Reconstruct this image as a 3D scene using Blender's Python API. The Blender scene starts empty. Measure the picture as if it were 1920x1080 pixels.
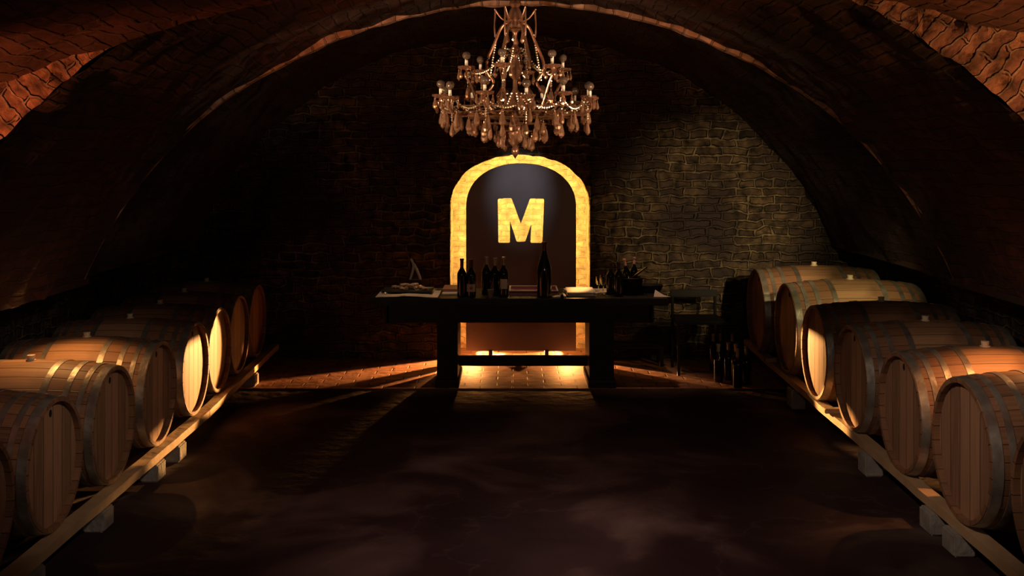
import bpy, bmesh, math, random
from mathutils import Vector, Matrix, noise
random.seed(7)
PI = math.pi
S = bpy.context.scene
C = S.collection

# ---------------------------------------------------------------- camera
F = 2000.0                      # focal length in pixels of the 1920 px frame
H = 1.80
cd = bpy.data.cameras.new('camera'); cam = bpy.data.objects.new('camera', cd); C.objects.link(cam)
cam.location = (0, 0, H); cam.rotation_euler = (PI/2, 0, 0)
cd.sensor_width = 36; cd.lens = 36*F/1920
cd.shift_x = -1/1920; cd.shift_y = -250/1920
cd.clip_start = .05
S.camera = cam
S.view_settings.view_transform = 'Standard'; S.view_settings.look = 'None'
S.view_settings.gamma = 1; S.view_settings.use_curve_mapping = False
S.view_settings.exposure = 0
w = bpy.data.worlds.new('world'); S.world = w; w.use_nodes = True
w.node_tree.nodes['Background'].inputs[0].default_value = (.30, .30, .5, 1)
w.node_tree.nodes['Background'].inputs[1].default_value = .0006

# ---------------------------------------------------------------- lights
def aim(o, tgt):
    o.rotation_euler = (Vector(tgt)-o.location).to_track_quat('-Z', 'Y').to_euler()
def spot(name, loc, tgt, col, power, ang, blend=.6, r=.03):
    d = bpy.data.lights.new(name, 'SPOT'); o = bpy.data.objects.new(name, d); C.objects.link(o)
    o.location = loc; aim(o, tgt); d.color = col; d.energy = power
    d.spot_size = math.radians(ang); d.spot_blend = blend; d.shadow_soft_size = r; return o
def point(name, loc, col, power, r=.02):
    d = bpy.data.lights.new(name, 'POINT'); o = bpy.data.objects.new(name, d); C.objects.link(o)
    o.location = loc; d.color = col; d.energy = power; d.shadow_soft_size = r; return o
def area(name, loc, tgt, col, power, sx, sy, spread=180):
    d = bpy.data.lights.new(name, 'AREA'); o = bpy.data.objects.new(name, d); C.objects.link(o)
    o.location = loc; aim(o, tgt); d.color = col; d.energy = power; d.shape = 'RECTANGLE'
    d.size = sx; d.size_y = sy; d.spread = math.radians(spread); return o
AMB = (1, .47, .14); RED = (1, .30, .10); YEL = (1, .56, .16)
WALLY = 9.42
# lamps of the niche, behind the dark panel (they shine out round its edges)
spot('niche_lamp', (-.205, 9.84, .43), (-2.0, 7.10, .45), AMB, 1900, 12.5, .15, .025)
spot('niche_lamp', (-.285, 9.84, .62), (-1.97, 6.25, .20), AMB, 2200, 6.4, .5, .02)
spot('niche_lamp', (-.285, 9.84, .62), (-1.97, 5.30, .20), AMB, 600, 4, .9, .02)
spot('niche_lamp', (.325, 9.84, .44), (2.0, 7.08, .46), AMB, 1500, 10, .15, .025)
spot('niche_lamp', (.40, 9.84, .62), (1.98, 6.75, .20), AMB, 2600, 6, .6, .02)
spot('niche_lamp', (-.33, 9.80, 1.38), (-.78, 8.62, .70), AMB, 45, 13, .6, .02)  # this and the next are added to boost light on the table papers
spot('niche_lamp', (.61, 9.80, 1.30), (.50, 8.62, .70), AMB, 150, 14, .6, .02)
spot('niche_floor_lamp', (.50, 9.84, .088), (-.35, 8.7, .0), (1, .36, .09), 135, 60, .4, .01)
spot('niche_floor_lamp', (-.38, 9.84, .088), (.50, 8.7, .0), (1, .36, .09), 135, 60, .4, .01)
spot('niche_floor_lamp', (.50, 9.84, .088), (.56, 8.2, .02), (1, .36, .09), 260, 30, .9, .01)
spot('niche_floor_lamp', (-.38, 9.84, .088), (-.42, 8.2, .02), (1, .36, .09), 260, 30, .9, .01)
spot('niche_floor_lamp', (.13, 9.84, .086), (-1.15, 8.55, .0), (1, .38, .10), 2600, 26, .4, .01)
spot('niche_floor_lamp', (.00, 9.84, .086), (1.12, 8.60, .0), (1, .42, .12), 1100, 20, .4, .01)
# spots of the cellar walls: down on the barrels, up on the near arch, along the right wall to the stones
spot('barrel_spot', (-2.42, 5.65, 1.38), (-2.38, 5.60, .8), AMB, 70, 78, .6, .02)
spot('barrel_spot', (2.50, 5.05, 1.38), (2.46, 5.05, .8), (1, .40, .12), 75, 82, .6, .02)
spot('barrel_spot', (2.42, 6.75, 1.42), (2.38, 7.85, .8), (1, .80, .36), 24, 62, .7, .02)
spot('arch_spot', (-2.55, 3.3, 1.35), (-2.3, 4.3, 2.2), RED, 85, 100, 1, .03)
spot('arch_spot', (2.60, 3.3, 1.45), (2.3, 4.3, 2.3), (1, .44, .15), 75, 100, 1, .03)
spot('wall_spot', (2.30, 6.0, 1.45), (1.78, 9.4, 1.20), (1, .70, .36), 230, 36, .8, .02)
spot('rib_fill', (-.2, 1.5, 1.95), (-1.05, 6.5, 2.55), (1, .34, .13), 150, 14, 1, .03)  # unseen spots added in mid-air to make the rib edge glow
spot('rib_fill', (.2, 1.5, 1.95), (.95, 6.5, 2.6), (1, .34, .13), 150, 13, 1, .03)
for sx in (-1, 1):  # unseen spots added round the chandelier to make the crystals glint
    spot('chandelier_fill', (sx*1.0, 4.5, 1.7), (0, 5.8, 2.2), (1, .64, .38), 75, 34, .6, .03)
    spot('chandelier_fill', (sx*1.5, 5.0, 2.1), (0, 5.8, 2.2), (1, .72, .48), 60, 34, .6, .02)
for sx in (-.75, .05, .95): spot('table_fill', (sx, 8.05, 2.50), (sx, 8.42, .70), (1, .58, .34), 26 if sx < .5 else 40, 34, .9, .02)  # unseen spots added over the table to bring out its items
spot('ceiling_fill', (.1, 3.1, 2.36), (.17, 5.0, 0), (1, .66, .55), 130, 22, 1, .05)  # unseen fills added under the near vault, for floor and barrel heads
area('rear_fill', (.3, -1.2, 2.2), (0, 4, .6), (1, .82, .70), 8, .5, .4)  # weak soft fill added behind the camera for barrel heads and hoops
spot('ceiling_fill', (.1, 3.1, 2.36), (-2.1, 5.35, .5), (1, .74, .56), 62, 38, 1, .06)
spot('ceiling_fill', (.1, 3.1, 2.36), (2.1, 5.2, .5), (1, .74, .56), 95, 40, 1, .06)
spot('ceiling_fill', (.1, 3.1, 2.36), (.15, 4.9, 0), (1, .60, .55), 110, 62, 1, .06)
spot('panel_spot', (0.05, 8.3, 2.6), (0.066, 9.45, 1.50), (.95, .93, 1), 40, 26, 1, .03)

# ---------------------------------------------------------------- materials
def mat(name, col, rough=.6, metal=0., trans=0., emit=None, es=1., spec=None):
    m = bpy.data.materials.new(name); m.use_nodes = True
    b = m.node_tree.nodes['Principled BSDF']
    b.inputs['Base Color'].default_value = (*col, 1); b.inputs['Roughness'].default_value = rough
    b.inputs['Metallic'].default_value = metal; b.inputs['Transmission Weight'].default_value = trans
    if spec is not None: b.inputs['Specular IOR Level'].default_value = spec
    if emit: b.inputs['Emission Color'].default_value = (*emit, 1); b.inputs['Emission Strength'].default_value = es
    return m
def nn(m, t, **k):
    n = m.node_tree.nodes.new(t)
    for a, v in k.items(): setattr(n, a, v)
    return n
def lk(m, a, b): m.node_tree.links.new(a, b)
def ramp(m, fac, stops):
    r = nn(m, 'ShaderNodeValToRGB'); e = r.color_ramp.elements
    e[0].position, e[0].color = stops[0][0], (*stops[0][1], 1)
    e[1].position, e[1].color = stops[-1][0], (*stops[-1][1], 1)
    for p, c in stops[1:-1]:
        x = e.new(p); x.color = (*c, 1)
    lk(m, fac, r.inputs[0]); return r.outputs[0]
def noisy(name, stops, rough=.7, scale=4., bump=.3, coord='Object', detail=8, metal=0., bscale=None, spec=.5, bdist=.02):
    m = mat(name, (0, 0, 0), rough, metal, spec=spec); b = m.node_tree.nodes['Principled BSDF']
    tc = nn(m, 'ShaderNodeTexCoord'); n = nn(m, 'ShaderNodeTexNoise'); n.inputs['Scale'].default_value = scale; n.inputs['Detail'].default_value = detail
    lk(m, tc.outputs[coord], n.inputs['Vector']); lk(m, ramp(m, n.outputs[0], stops), b.inputs['Base Color'])
    if bump:
        n2 = nn(m, 'ShaderNodeTexNoise'); n2.inputs['Scale'].default_value = bscale or scale*3; n2.inputs['Detail'].default_value = 10
        lk(m, tc.outputs[coord], n2.inputs['Vector'])
        bp = nn(m, 'ShaderNodeBump'); bp.inputs['Strength'].default_value = bump; bp.inputs['Distance'].default_value = bdist
        lk(m, n2.outputs[0], bp.inputs['Height']); lk(m, bp.outputs[0], b.inputs['Normal'])
    return m
def bricks(name, c1, c2, mort, bw, bh, ms=.012, distort=.02, dscale=6, bump=.8, rough=.85, dist=.02, var=.6, dirt=None, spec=.3):
    """brick / rubble masonry laid out on the UV map, whose unit is the metre"""
    m = mat(name, c1, rough, spec=spec); b = m.node_tree.nodes['Principled BSDF']
    uv = nn(m, 'ShaderNodeUVMap')
    n = nn(m, 'ShaderNodeTexNoise'); n.inputs['Scale'].default_value = dscale; n.inputs['Detail'].default_value = 3
    lk(m, uv.outputs[0], n.inputs['Vector'])
    sub = nn(m, 'ShaderNodeVectorMath', operation='SUBTRACT'); sub.inputs[1].default_value = (.5, .5, .5); lk(m, n.outputs['Color'], sub.inputs[0])
    sc = nn(m, 'ShaderNodeVectorMath', operation='SCALE'); sc.inputs['Scale'].default_value = distort*2; lk(m, sub.outputs[0], sc.inputs[0])
    ad = nn(m, 'ShaderNodeVectorMath', operation='ADD'); lk(m, uv.outputs[0], ad.inputs[0]); lk(m, sc.outputs[0], ad.inputs[1])
    br = nn(m, 'ShaderNodeTexBrick', offset=.43, squash=.62, squash_frequency=3) if name == 'rubble_stone' else nn(m, 'ShaderNodeTexBrick'); br.inputs['Scale'].default_value = 1
    br.inputs['Brick Width'].default_value = bw; br.inputs['Row Height'].default_value = bh; br.inputs['Mortar Size'].default_value = ms
    br.inputs['Mortar Smooth'].default_value = .6; br.inputs['Bias'].default_value = 0
    br.inputs['Color1'].default_value = (*c1, 1); br.inputs['Color2'].default_value = (*c2, 1); br.inputs['Mortar'].default_value = (*mort, 1)
    lk(m, ad.outputs[0], br.inputs['Vector'])
    n3 = nn(m, 'ShaderNodeTexNoise'); n3.inputs['Scale'].default_value = 14; n3.inputs['Detail'].default_value = 8; lk(m, uv.outputs[0], n3.inputs['Vector'])
    g = ramp(m, n3.outputs[0], [(.3, (1-var,)*3), (.7, (1+var*.5,)*3)])
    mx = nn(m, 'ShaderNodeMix', data_type='RGBA', blend_type='MULTIPLY'); mx.inputs[0].default_value = 1
    lk(m, br.outputs[0], mx.inputs[6]); lk(m, g, mx.inputs[7]); out = mx.outputs[2]
    if dirt:
        n4 = nn(m, 'ShaderNodeTexNoise'); n4.inputs['Scale'].default_value = 1.3; n4.inputs['Detail'].default_value = 5; lk(m, uv.outputs[0], n4.inputs['Vector'])
        g4 = ramp(m, n4.outputs[0], [(.42, (0, 0, 0)), (.6, (1, 1, 1))])
        m4 = nn(m, 'ShaderNodeMix', data_type='RGBA'); lk(m, g4, m4.inputs[0]); lk(m, out, m4.inputs[6]); m4.inputs[7].default_value = (*dirt, 1); out = m4.outputs[2]
    lk(m, out, b.inputs['Base Color'])
    inv = nn(m, 'ShaderNodeMath', operation='MULTIPLY_ADD'); inv.inputs[1].default_value = -1; inv.inputs[2].default_value = 1; lk(m, br.outputs['Fac'], inv.inputs[0])
    a2 = nn(m, 'ShaderNodeMath', operation='MULTIPLY_ADD'); a2.inputs[1].default_value = .7; lk(m, n3.outputs[0], a2.inputs[0]); lk(m, inv.outputs[0], a2.inputs[2])
    bp = nn(m, 'ShaderNodeBump'); bp.inputs['Strength'].default_value = bump; bp.inputs['Distance'].default_value = dist
    lk(m, a2.outputs[0], bp.inputs['Height']); lk(m, bp.outputs[0], b.inputs['Normal'])
    return m

M = {}
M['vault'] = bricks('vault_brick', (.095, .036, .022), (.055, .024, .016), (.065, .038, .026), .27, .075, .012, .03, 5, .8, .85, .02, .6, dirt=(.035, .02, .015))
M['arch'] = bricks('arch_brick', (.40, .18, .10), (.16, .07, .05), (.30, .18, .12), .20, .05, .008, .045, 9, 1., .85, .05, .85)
M['rib'] = bricks('rib_brick_lit', (.70, .42, .28), (.45, .25, .16), (.4, .25, .18), .20, .09, .008, .03, 9, 1., .85, .02, .5)  # paler than the vault so the rib edge looks lit, light put into the colour
M['nearvault'] = bricks('near_vault_lit', (.20, .07, .045), (.14, .05, .035), (.15, .07, .05), .27, .075, .010, .05, 6, .8, .85, .02, .7, dirt=(.08, .035, .025))  # brighter copy of the vault brick, its lit tone put into the colour
M['shadevault'] = bricks('shaded_vault', (.035, .015, .010), (.02, .01, .008), (.03, .02, .014), .27, .075, .012, .03, 5, .8, .9, .02, .6)  # vault brick darkened so the far bay looks unlit, shade put into the colour
M['stone'] = bricks('rubble_stone', (.15, .10, .055), (.045, .03, .022), (.19, .145, .08), .23, .072, .014, .05, 6, 1., .9, .06, .95, dirt=(.04, .028, .024))
M['niche'] = bricks('niche_brick', (.75, .60, .36), (.62, .46, .24), (.74, .60, .40), .11, .05, .006, .03, 14, .9, .85, .015, .4)
M['floorbrick'] = bricks('floor_brick', (.42, .20, .12), (.33, .15, .09), (.16, .09, .06), .25, .115, .008, .004, 5, .6, .7, .006, .3)
def floor_mat():
    m = mat('cellar_concrete', (0, 0, 0), .8, spec=.15); b = m.node_tree.nodes['Principled BSDF']
    tc = nn(m, 'ShaderNodeTexCoord')
    n = nn(m, 'ShaderNodeTexNoise'); n.inputs['Scale'].default_value = 1.1; n.inputs['Detail'].default_value = 9; n.inputs['Distortion'].default_value = .6
    lk(m, tc.outputs['Object'], n.inputs['Vector'])
    col = ramp(m, n.outputs[0], [(.3, (.018, .010, .010)), (.5, (.035, .019, .018)), (.60, (.09, .058, .048)), (.72, (.17, .12, .10))])
    v = nn(m, 'ShaderNodeTexVoronoi', feature='DISTANCE_TO_EDGE'); v.inputs['Scale'].default_value = .9
    n2 = nn(m, 'ShaderNodeTexNoise'); n2.inputs['Scale'].default_value = 2.5; n2.inputs['Detail'].default_value = 6
    lk(m, tc.outputs['Object'], n2.inputs['Vector'])
    ad = nn(m, 'ShaderNodeMix', data_type='RGBA', blend_type='LINEAR_LIGHT'); ad.inputs[0].default_value = .45
    lk(m, tc.outputs['Object'], ad.inputs[6]); lk(m, n2.outputs['Color'], ad.inputs[7]); lk(m, ad.outputs[2], v.inputs['Vector'])
    ck = ramp(m, v.outputs['Distance'], [(0, (.5, .5, .5)), (.012, (0, 0, 0))])
    mk = nn(m, 'ShaderNodeMath', operation='MULTIPLY'); lk(m, ck, mk.inputs[0]); lk(m, n.outputs[0], mk.inputs[1])
    mx = nn(m, 'ShaderNodeMix', data_type='RGBA'); lk(m, mk.outputs[0], mx.inputs[0]); lk(m, col, mx.inputs[6]); mx.inputs[7].default_value = (.12, .085, .07, 1)
    lk(m, mx.outputs[2], b.inputs['Base Color'])
    n3 = nn(m, 'ShaderNodeTexNoise'); n3.inputs['Scale'].default_value = 9; n3.inputs['Detail'].default_value = 9; lk(m, tc.outputs['Object'], n3.inputs['Vector'])
    rr = ramp(m, n3.outputs[0], [(.3, (.38,)*3), (.7, (.75,)*3)]); b.inputs['Roughness'].default_value = .8
    bp = nn(m, 'ShaderNodeBump'); bp.inputs['Strength'].default_value = .5; bp.inputs['Distance'].default_value = .02
    lk(m, n3.outputs[0], bp.inputs['Height']); lk(m, bp.outputs[0], b.inputs['Normal'])
    return m
M['floor'] = floor_mat()
def stave_mat(name, base, n_st=30, stain=None, ends=False):
    """oak boards: a tone for each board, grain along it; UV u counts boards, v runs along them in metres"""
    m = mat(name, base, .55, spec=.35); b = m.node_tree.nodes['Principled BSDF']
    uv = nn(m, 'ShaderNodeUVMap'); sp = nn(m, 'ShaderNodeSeparateXYZ'); lk(m, uv.outputs[0], sp.inputs[0])
    fl = nn(m, 'ShaderNodeMath', operation='FLOOR'); lk(m, sp.outputs[0], fl.inputs[0])
    wn = nn(m, 'ShaderNodeTexWhiteNoise', noise_dimensions='1D'); lk(m, fl.outputs[0], wn.inputs['W'])
    fr = nn(m, 'ShaderNodeMath', operation='FRACT'); lk(m, sp.outputs[0], fr.inputs[0])
    pg = nn(m, 'ShaderNodeMath', operation='PINGPONG'); pg.inputs[1].default_value = .5; lk(m, fr.outputs[0], pg.inputs[0])
    gap = ramp(m, pg.outputs[0], [(0, (0, 0, 0)), (.05, (1, 1, 1))])
    mp = nn(m, 'ShaderNodeMapping'); mp.inputs['Scale'].default_value = (6, 1.6, 1); lk(m, uv.outputs[0], mp.inputs[0])
    n = nn(m, 'ShaderNodeTexNoise'); n.inputs['Scale'].default_value = 2.2; n.inputs['Detail'].default_value = 8; lk(m, mp.outputs[0], n.inputs['Vector'])
    mm = nn(m, 'ShaderNodeMath', operation='MULTIPLY_ADD'); mm.inputs[1].default_value = .35; lk(m, wn.outputs[0], mm.inputs[0]); lk(m, n.outputs[0], mm.inputs[2])
    d = tuple(c*.55 for c in base); l = tuple(min(1, c*1.35) for c in base)
    col = ramp(m, mm.outputs[0], [(.35, d), (.65, base), (.95, l)])
    mx = nn(m, 'ShaderNodeMix', data_type='RGBA'); lk(m, gap, mx.inputs[0]); mx.inputs[6].default_value = (*[c*.22 for c in base], 1); lk(m, col, mx.inputs[7])
    out = mx.outputs[2]
    if ends:
        md = nn(m, 'ShaderNodeMath', operation='SUBTRACT'); md.inputs[1].default_value = .45; lk(m, sp.outputs[1], md.inputs[0])
        ab = nn(m, 'ShaderNodeMath', operation='ABSOLUTE'); lk(m, md.outputs[0], ab.inputs[0])
        g = ramp(m, ab.outputs[0], [(.15, (1.15, 1.12, 1.05)), (.17, (.74, .65, .60))])
        m3 = nn(m, 'ShaderNodeMix', data_type='RGBA', blend_type='MULTIPLY'); m3.inputs[0].default_value = 1
        lk(m, out, m3.inputs[6]); lk(m, g, m3.inputs[7]); out = m3.outputs[2]
    if stain:
        n2 = nn(m, 'ShaderNodeTexNoise'); n2.inputs['Scale'].default_value = 3; n2.inputs['Detail'].default_value = 6
        tc = nn(m, 'ShaderNodeTexCoord'); lk(m, tc.outputs['Object'], n2.inputs['Vector'])
        g = ramp(m, n2.outputs[0], [(.5, (0, 0, 0)), (.68, (.8, .8, .8))])
        m2 = nn(m, 'ShaderNodeMix', data_type='RGBA'); lk(m, g, m2.inputs[0]); lk(m, out, m2.inputs[6]); m2.inputs[7].default_value = (*stain, 1); out = m2.outputs[2]
    lk(m, out, b.inputs['Base Color'])
    bp = nn(m, 'ShaderNodeBump'); bp.inputs['Strength'].default_value = .6; bp.inputs['Distance'].default_value = .004
    lk(m, gap, bp.inputs['Height']); lk(m, bp.outputs[0], b.inputs['Normal'])
    return m
M['stave'] = stave_mat('oak_staves', (.38, .215, .125), stain=(.19, .10, .06), ends=True)
M['head'] = stave_mat('oak_head', (.36, .20, .12), stain=(.26, .13, .075))
M['hoop'] = noisy('galvanised_hoop', [(.3, (.20, .16, .13)), (.55, (.40, .35, .30)), (.75, (.60, .56, .50))], .42, 9, .15, metal=.6)
M['beam'] = noisy('pine_beam', [(.3, (.42, .27, .15)), (.7, (.58, .40, .23))], .6, 5, .3)
M['block'] = noisy('concrete_block', [(.3, (.20, .18, .16)), (.7, (.36, .33, .30))], .9, 9, .6)
M['bung'] = mat('silicone_bung', (.75, .62, .42), .5)
M['dark'] = mat('black_hole', (.006, .005, .005), .9)
M['panel'] = noisy('dark_panel', [(.3, (.14, .13, .14)), (.7, (.18, .17, .18))], .45, 3, .1)
M['tablewood'] = noisy('dark_table_wood', [(.3, (.006, .0055, .006)), (.7, (.011, .010, .010))], .55, 5, .3)
M['iron'] = mat('black_iron', (.02, .02, .022), .4, .6)
M['blackpaint'] = mat('black_paint', (.008, .008, .009), .6, spec=.2)
M['glassdark'] = mat('dark_bottle_glass', (.004, .006, .005), .12, spec=.8)
M['label'] = mat('cream_label', (.70, .60, .48), .6)
M['labelred'] = mat('red_label_mark', (.35, .05, .04), .6)
M['foil'] = mat('capsule_foil', (.10, .04, .04), .35, .5)
M['foilgrey'] = mat('grey_capsule_foil', (.34, .30, .27), .3, .7)
M['foilpink'] = mat('pink_capsule_foil', (.90, .52, .42), .4, .1)
M['paper'] = noisy('paper', [(.3, (.70, .62, .50)), (.7, (.82, .76, .64))], .7, 8, .1)
M['mauve'] = mat('mauve_card', (.34, .13, .12), .6)
M['slate'] = mat('slate', (.03, .028, .028), .5)
M['steel'] = mat('steel', (.6, .57, .52), .2, 1)
M['snack'] = noisy('cork', [(.3, (.35, .2, .12)), (.7, (.75, .58, .42))], .7, 40, .2)
M['clay'] = mat('pale_plaster', (.30, .28, .26), .7)
M['glass'] = mat('clear_glass', (.9, .9, .9), .03, trans=1.)
M['brass'] = mat('aged_brass', (.30, .17, .08), .3, .8)
M['crystal'] = mat('amber_crystal', (.34, .16, .09), .22, .6, .1, spec=1.)
M['drop'] = mat('amber_drop', (.52, .28, .16), .16, .7, .1, spec=1.)
M['bead'] = mat('bead_crystal', (.90, .72, .52), .22, .8, .0, spec=1.)
M['candle'] = mat('candle_sleeve', (.85, .72, .55), .35)
M['bulb'] = mat('bulb_glass', (.26, .18, .13), .05, .5, .3, spec=1.)
M['led'] = mat('led_strip', (1, .6, .2), .5, emit=(1, .66, .19), es=130)

# ---------------------------------------------------------------- helpers
def tag(o, label=None, cat=None, group=None, kind=None):
    if label: o['label'] = label
    if cat: o['category'] = cat
    if group: o['group'] = group
    if kind: o['kind'] = kind
    return o
def empty(name, loc, label, cat, group=None, rz=0):
    o = bpy.data.objects.new(name, None); C.objects.link(o); o.empty_display_size = .1
    o.location = loc; o.rotation_euler.z = rz; return tag(o, label, cat, group)
def obj(name, bm, m, parent=None, smooth=False, loc=None):
    me = bpy.data.meshes.new(name)
    bmesh.ops.recalc_face_normals(bm, faces=bm.faces)
    bm.to_mesh(me); bm.free()
    for mm in (m if isinstance(m, (list, tuple)) else [m]): me.materials.append(mm)
    if smooth:
        for p in me.polygons: p.use_smooth = True
        try: me.set_sharp_from_angle(angle=math.radians(40))
        except Exception: pass
    o = bpy.data.objects.new(name, me); C.objects.link(o)
    if parent: o.parent = parent
    if loc: o.location = loc
    return o
def box(bm, x0, x1, y0, y1, z0, z1, bev=0, rot=None, piv=None):
    r = bmesh.ops.create_cube(bm, size=1); vs = r['verts']
    for v in vs: v.co = Vector(((x0+x1)/2+v.co.x*(x1-x0), (y0+y1)/2+v.co.y*(y1-y0), (z0+z1)/2+v.co.z*(z1-z0)))
    if rot is not None:
        p = Vector(piv) if piv else Vector(((x0+x1)/2, (y0+y1)/2, (z0+z1)/2))
        for v in vs: v.co = rot @ (v.co-p) + p
    if bev:
        es = set(e for v in vs for e in v.link_edges)
        bmesh.ops.bevel(bm, geom=list(es), offset=bev, segments=2, affect='EDGES')
    return bm
def lathe(bm, prof, n=24, axis='Z', o=(0, 0, 0), cap=True, uvs=None):
    """prof: list of (radius, height)"""
    rings = []; o = Vector(o)
    for r, h in prof:
        ring = []
        for i in range(n):
            a = 2*PI*i/n
            if axis == 'Z': p = Vector((r*math.cos(a), r*math.sin(a), h))
            else: p = Vector((h, r*math.cos(a), r*math.sin(a)))
            ring.append(bm.verts.new(o+p))
        rings.append(ring)
    for a, b in zip(rings, rings[1:]):
        for i in range(n): bm.faces.new((a[i], a[(i+1) % n], b[(i+1) % n], b[i]))
    if cap:
        if prof[0][0] > 1e-4: bm.faces.new(rings[0][::-1])
        if prof[-1][0] > 1e-4: bm.faces.new(rings[-1])
    bmesh.ops.remove_doubles(bm, verts=[v for r, (rr, h) in zip(rings, prof) if rr <= 1e-4 for v in r], dist=1e-5)
    return rings
def tube(bm, pts, rad, n=8):
    pts = [Vector(p) for p in pts]; rings = []
    up = Vector((0, 0, 1))
    for i, p in enumerate(pts):
        t = (pts[min(i+1, len(pts)-1)]-pts[max(i-1, 0)]).normalized()
        a = up if abs(t.dot(up)) < .95 else Vector((1, 0, 0))
        u = t.cross(a).normalized(); v = t.cross(u).normalized()
        r = rad[i] if isinstance(rad, (list, tuple)) else rad
        rings.append([bm.verts.new(p+u*r*math.cos(2*PI*k/n)+v*r*math.sin(2*PI*k/n)) for k in range(n)])
    for a, b in zip(rings, rings[1:]):
        for i in range(n): bm.faces.new((a[i], a[(i+1) % n], b[(i+1) % n], b[i]))
    bm.faces.new(rings[0][::-1]); bm.faces.new(rings[-1])
def spl(pts, n=8):
    """smooth curve through points"""
    P = [Vector(p) for p in pts]; P = [P[0]*2-P[1]]+P+[P[-1]*2-P[-2]]; out = []
    for i in range(1, len(P)-2):
        for k in range(n):
            t = k/n; a, b, c, d = P[i-1:i+3]
            out.append(.5*((2*b)+(c-a)*t+(2*a-5*b+4*c-d)*t*t+(3*b-a-3*c+d)*t**3))
    out.append(P[-2]); return out
def copy_tree(o, parent=None, label=None):
    c = o.copy(); C.objects.link(c); c.parent = parent
    for ch in list(o.children): copy_tree(ch, c)
    return c
def fbm(p, s, amp): return amp*noise.fractal(Vector(p)*s, 1., 2., 4)

# ---------------------------------------------------------------- structure
def grid_surface(name, nu, nv, fn, m, disp=0, ds=5., thick=0, kind='structure'):
    """fn(i/nu, j/nv) -> (pos, uv, normal)"""
    bm = bmesh.new(); uvl = bm.loops.layers.uv.new('UVMap'); V = []; U = {}
    for i in range(nu+1):
        row = []
        for j in range(nv+1):
            p, uv, n = fn(i/nu, j/nv); p = Vector(p)
            if disp: p = p+Vector(n)*fbm(p, ds, disp)
            v = bm.verts.new(p); U[v] = uv; row.append(v)
        V.append(row)
    for i in range(nu):
        for j in range(nv):
            f = bm.faces.new((V[i][j], V[i+1][j], V[i+1][j+1], V[i][j+1]))
            for l in f.loops: l[uvl].uv = U[l.vert]
    o = obj(name, bm, m, smooth=True)
    if thick:
        md = o.modifiers.new('s', 'SOLIDIFY'); md.thickness = thick; md.offset = 0
    return tag(o, kind=kind)
WX = 3.08; LEDGE = 1.0
def prof_ell(a, b, cx=0.):
    """half ellipse above the springing ledge, as points with arc length"""
    pts = []; t0 = math.asin(LEDGE/b)
    N = 90; s = 0; last = None
    for i in range(N+1):
        t = PI-t0-(PI-2*t0)*i/N
        p = (cx+a*math.cos(t), b*math.sin(t)); 
        if last: s += math.dist(p, last)
        pts.append((p[0], p[1], s)); last = p
    return pts
def flat_prof(f):
    pts = []; s = 0; last = None
    for i in range(81):
        x = -WX+2*WX*i/80; p = (x, f(x))
        if last: s += math.dist(p, last)
        pts.append((p[0], p[1], s)); last = p
    return pts
def vault(name, prof, y0, y1, m, disp=.012, swap=False, ny=None):
    n = len(prof)-1; ny = ny or max(2, int((y1-y0)/.04))
    def fn(u, v):
        x, z, s = prof[round(u*n)]; y = y0+(y1-y0)*v
        return (x, y, z), ((s, y) if not swap else (y, s)), (-x, 0, -z)
    return grid_surface(name, n, ny, fn, m, disp, 4.)
V0f = lambda x: 2.52-.078*x*x+.045*x
A1, B1 = 2.87, 2.735
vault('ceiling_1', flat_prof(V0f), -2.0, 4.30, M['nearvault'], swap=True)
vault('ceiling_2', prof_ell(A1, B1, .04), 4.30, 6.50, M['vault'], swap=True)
vault('ceiling_3', prof_ell(3.0, 2.86), 6.56, WALLY, M['shadevault'], swap=True)
# narrow brick rib of the vault
def rib():
    bm = bmesh.new(); uvl = bm.loops.layers.uv.new('UVMap')
    P = prof_ell(A1, B1, .04); secs = [(6.47, .03), (6.47, -.022), (6.54, -.022), (6.56, .3)]
    rows = []
    for k, (x, z, s) in enumerate(P):
        L = math.hypot(x, z); nx, nz = x/L, z/L; row = []
        for y, d in secs:
            f_ = min(1, max(0, (1.95-abs(x-.05))/.5)); j = (fbm((x*3, y, z*3), 3, .014) if d < 0 else 0)*f_
            if d < 0: d = d*f_+.004*(1-f_)
            row.append((bm.verts.new((x+nx*(d+j), y, z+nz*(d+j))), (s, y+d)))
        rows.append(row)
    for a, b in zip(rows, rows[1:]):
        for q in range(3):
            f = bm.faces.new((a[q][0], b[q][0], b[q+1][0], a[q+1][0]))
            for l, uv in zip(f.loops, (a[q][1], b[q][1], b[q+1][1], a[q+1][1])): l[uvl].uv = (uv[1], uv[0])
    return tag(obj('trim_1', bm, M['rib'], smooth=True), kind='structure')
rib()
# face of the near arch, turned to the camera, between the flat near vault and the round one
def arch_face():
    bm = bmesh.new(); uvl = bm.loops.layers.uv.new('UVMap'); U = {}
    cols = []
    N = 220
    for i in range(N+1):
        x = -WX+2*WX*i/N; top = V0f(x)+.02
        low = B1*math.sqrt(max(0, 1-((x-.04)/A1)**2)) if abs(x-.04) < A1 else 0
        low = max(low, LEDGE); low = min(low, top); col = []
        for k in range(13):
            z = low+(top-low)*k/12; y = 4.30
            if top-low > .03: y -= abs(fbm((x, 4.3, z), 9, .05))*min(1, k/3)
            jag = fbm((x*2, 1, z*2), 6, .02) if k == 0 else 0
            v = bm.verts.new((x, y, z+jag)); a = math.atan2(z, x); r = math.hypot(x, z)
            U[v] = (r, a*2.6); col.append(v)
        cols.append(col)
    for a, b in zip(cols, cols[1:]):
        for k in range(12):
            f = bm.faces.new((a[k], b[k], b[k+1], a[k+1]))
            for l in f.loops: l[uvl].uv = U[l.vert]
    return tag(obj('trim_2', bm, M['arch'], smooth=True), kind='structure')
arch_face()
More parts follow.
